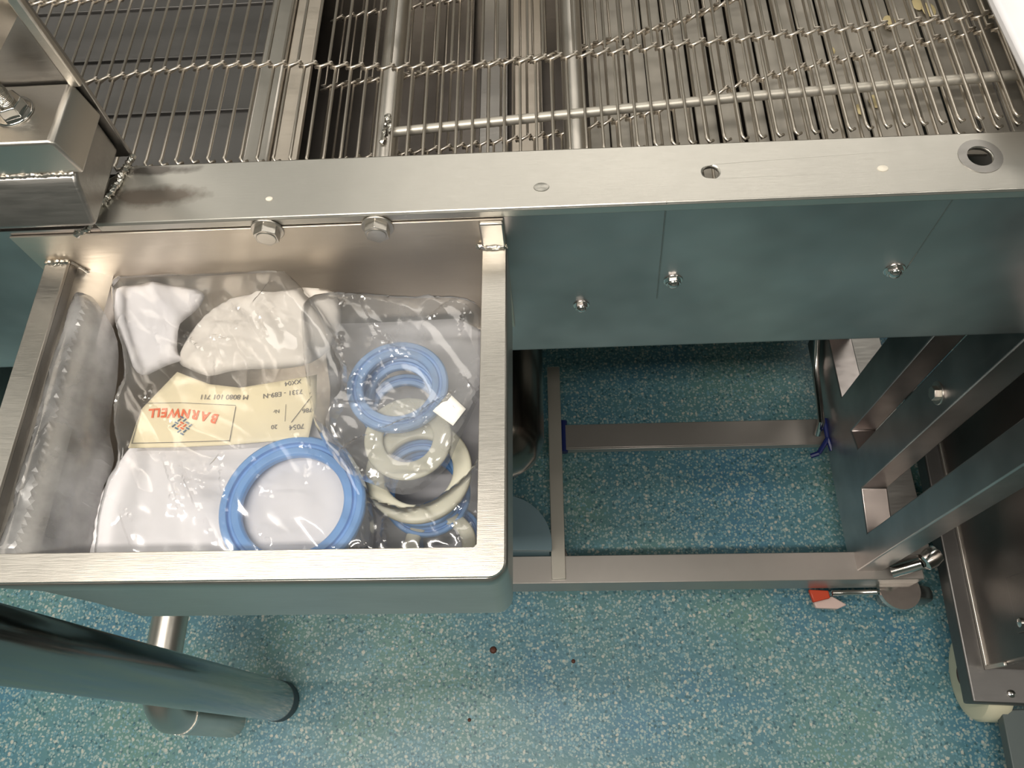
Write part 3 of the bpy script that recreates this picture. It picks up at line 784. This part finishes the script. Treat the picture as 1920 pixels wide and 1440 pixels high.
# castor
def castor(x, y, parent_label, flip=1):
    t = empty('swivel_castor', (x, y, 0), parent_label, 'castor')
    b = B(); Mx = Matrix.Translation((x, y, 0))
    b.lathe([(.0, .112), (.034, .112), (.036, .104), (.033, .096), (.022, .090), (0, .089)], 32, Mx)
    b.build('swivel_plate', CHROME, t)
    b = B()
    for s in (-1, 1):
        b.plate([(x - .028, .092), (x + .030, .092), (x + .052, .052), (x + .046, .040), (x + .022, .042), (x - .010, .075)], (), y + s * .019 - .0015, y + s * .019 + .0015, 'y')
    b.build('fork', CHROME, t, bevel=.001)
    Mw = Matrix.Translation((x + .032, y, .046)) @ Matrix.Rotation(math.pi / 2, 4, 'X')
    B().lathe([(.010, -.013), (.038, -.013), (.044, -.010), (.046, -.004), (.046, .004), (.044, .010), (.038, .013), (.010, .013)], 36, Mw, closed=True).build('wheel', DULL, t)
    B().lathe([(0, -.022), (.007, -.022), (.007, .022), (0, .022)], 12, Mw).build('axle', CHROME, t)
    return t
ct = castor(.585, .262, 'chrome swivel castor with red-tipped brake lever at front right of trolley')
q0, q1, q2 = at(1648, 1110, z=.075), at(1560, 1112, z=.075), at(1520, 1112, z=.07)
B().tube([(.575, q0.y, .085), q0, q1], .005, 10).build('brake_lever', CHROME, ct)
lv = B().plate([tuple(at(px, py, z=.066)[:2]) for px, py in ((1515, 1106), (1552, 1108), (1556, 1122), (1524, 1130))], (), .062, .071, 'z').build('brake_tip', RED, ct, bevel=.002)
B().plate([tuple(at(px, py, z=.05)[:2]) for px, py in ((1524, 1126), (1560, 1118), (1588, 1134), (1570, 1142), (1530, 1140))], (), .042, .052, 'z').build('brake_pedal', PINKW, ct, bevel=.002)
kn = B(); p0, p1 = at(1728, 1056, z=.195), at(1760, 1034, z=.200)
kn.tube([at(1672, 1072, z=.17), p0], .010, 16); kn.tube([p0, p0.lerp(p1, .12), p0.lerp(p1, .5), p0.lerp(p1, .88), p1], lambda i: (.009, .016, .0175, .015, .007)[i], 20)
kn.build('end_knob', CHROME, tr)

# round lidded canister under the tray's right side and motor drum behind it
can = empty('half_round_tub', (-.095, .34, 0), 'blue-grey tub with a rounded back on the floor, seen right behind the tray corner', 'tub')
def dshape(r, yc=.335, yf=.324):
    return [(-.100 + r * math.cos(math.radians(t)), max(yf, yc + r * math.sin(math.radians(t)))) for t in range(-8, 190, 6)]
B().plate(dshape(.086), (), 0, .158, 'z').build('body', BLUEG, can)
B().plate(dshape(.090), (), .158, .170, 'z').build('lid', BLUEG, can, bevel=.003)
mo = empty('drum_motor', (-.09, .55, .45), 'dark stainless motor drum lying under the conveyor, right of the tray', 'motor')
Mm = Matrix.Translation((-.085, 0, .50)) @ Matrix.Rotation(-math.pi / 2, 4, 'X')
B().lathe([(0, .345), (.020, .347), (.040, .354), (.058, .368), (.070, .395), (.070, .80), (.066, .81), (0, .812)], 48, Mm).build('drum', DRUMM, mo)
B().box(-.10, -.07, .48, .51, .56, .80).build('hanger', DULL, mo, bevel=.001)

# ================================================================== STANCHION, lower left
st = empty('round_stanchion', (-.503, .085, 0), 'thick round stainless post crossing the lower left corner, standing on the floor', 'post')
Ms = Matrix.Translation((-.513, .094, 0))
B().lathe([(.034, .030), (.034, 1.02), (.031, 1.024), (0, 1.024)], 56, Ms).build('pole', metal('post_steel', (.50, .48, .46), .17, .04, (30, 30, 2), .15), st)
B().lathe([(0, 0), (.031, 0), (.0348, .004), (.0348, .022), (.0345, .031), (0, .031)], 48, Ms).build('rubber_foot', RUBBER, st)

# ================================================================== DRAIN PIPE
dp = empty('drain_pipe', (-.6, .05, 0), 'bent stainless drain pipe dropping to the floor behind the thick round post', 'pipe')
pts = [(-.60, .60, .30), (-.60, .13, .30)]
for k in range(1, 10):
    a = math.radians(90 * k / 9); pts.append((-.60, .13 - .07 * math.sin(a), .30 - .07 * (1 - math.cos(a))))
pts += [(-.60, .06, .205)]
B().tube(pts, .0265, 28).build('elbow', STEEL, dp)
B().tube([(-.60, .06, .205), (-.60, .06, .0)], .0262, 28).build('downpipe', STEEL, dp)
B().tube([(-.60, .06, .200), (-.60, .06, .207)], .0275, 28).build('weld_seam', WELD, dp)
B().tube([(-.60, .135, .30), (-.60, .142, .30)], .0275, 28).build('weld_seam', WELD, dp)

# ================================================================== CABINET, right edge
cb = empty('steel_cabinet', (.85, .3, 0), 'tall dark stainless cabinet on a cream wheel at the right edge', 'cabinet')
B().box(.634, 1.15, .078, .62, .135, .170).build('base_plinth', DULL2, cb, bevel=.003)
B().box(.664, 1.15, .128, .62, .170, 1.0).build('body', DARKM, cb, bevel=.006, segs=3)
a, b_ = at(1888, 1078, x=.664), at(1888, 1190, x=.664)
B().box(.6605, .6655, .130, .60, .1705, .1765).box(.6605, .6655, .126, .1325, .1705, .23).build('edge_highlight', STEEL, cb, bevel=.001)  # bright strip stands in for the light caught by the bevel
B().box(.6615, .664, .165, .245, .285, .50).build('access_cover', DARKM, cb, bevel=.001)
Mq = Matrix.Translation((.6615, .178, .300)) @ Matrix.Rotation(-math.pi / 2, 4, 'Y')
B().lathe([(.007, 0), (.0065, .003), (.003, .0045), (0, .0046)], 16, Mq).build('screw', CHROME, cb)
p = at(1894, 1298, z=.17)
B().lathe([(.006, 0), (.0055, .003), (.003, .0045), (0, .0046)], 16, Matrix.Translation((p.x, p.y, .17))).build('screw', CHROME, cb)
B().plate([tuple(at(px, py, z=.11)[:2]) for px, py in ((1877, 1327), (1990, 1318), (2030, 1500), (1918, 1500))], (), .09, .11, 'z').build('front_step', STEPM, cb, bevel=.002)
Mw = Matrix.Translation((.700, .128, .072)) @ Matrix.Rotation(math.pi / 2, 4, 'Y')
B().lathe([(.020, -.020), (.058, -.022), (.068, -.019), (.072, -.012), (.072, .012), (.068, .019), (.058, .022), (.020, .020)], 48, Mw, closed=True).build('wheel', CREAMP, cb)
B().lathe([(0, -.031), (.018, -.030), (.030, -.022), (.030, .020), (0, .024)], 24, Mw).build('wheel_hub', RUST, cb)
B().box(.672, .676, .105, .150, .072, .136).box(.724, .728, .105, .150, .072, .136).build('wheel_fork', RUST, cb, bevel=.001)

cb.rotation_euler.z = math.radians(-2.5); cb.location.x += .0097; cb.location.y -= .0094
# loose crumbs on the floor
crumb = B().lathe([(0, 0), (.0045, .0), (.0055, .002), (.0035, .005), (0, .006)], 9)
o0 = None
for i, (px, py, s, lb) in enumerate(((925, 1219, 1.2, 'largest dark crumb on the floor below the tray'), (1075, 1240, .7, 'small dark crumb on the floor, right of the larger crumb'), (880, 1350, .6, 'tiny dark speck on the floor near the bottom centre'))):
    p = at(px, py, z=0)
    if o0 is None: o0 = o = crumb.build('crumb', RUST)
    else: o = o0.copy(); col.objects.link(o)
    o.location = (p.x, p.y, 0); o.scale = (s, s, s); tag(o, lb, 'crumb', 'crumbs on the floor')
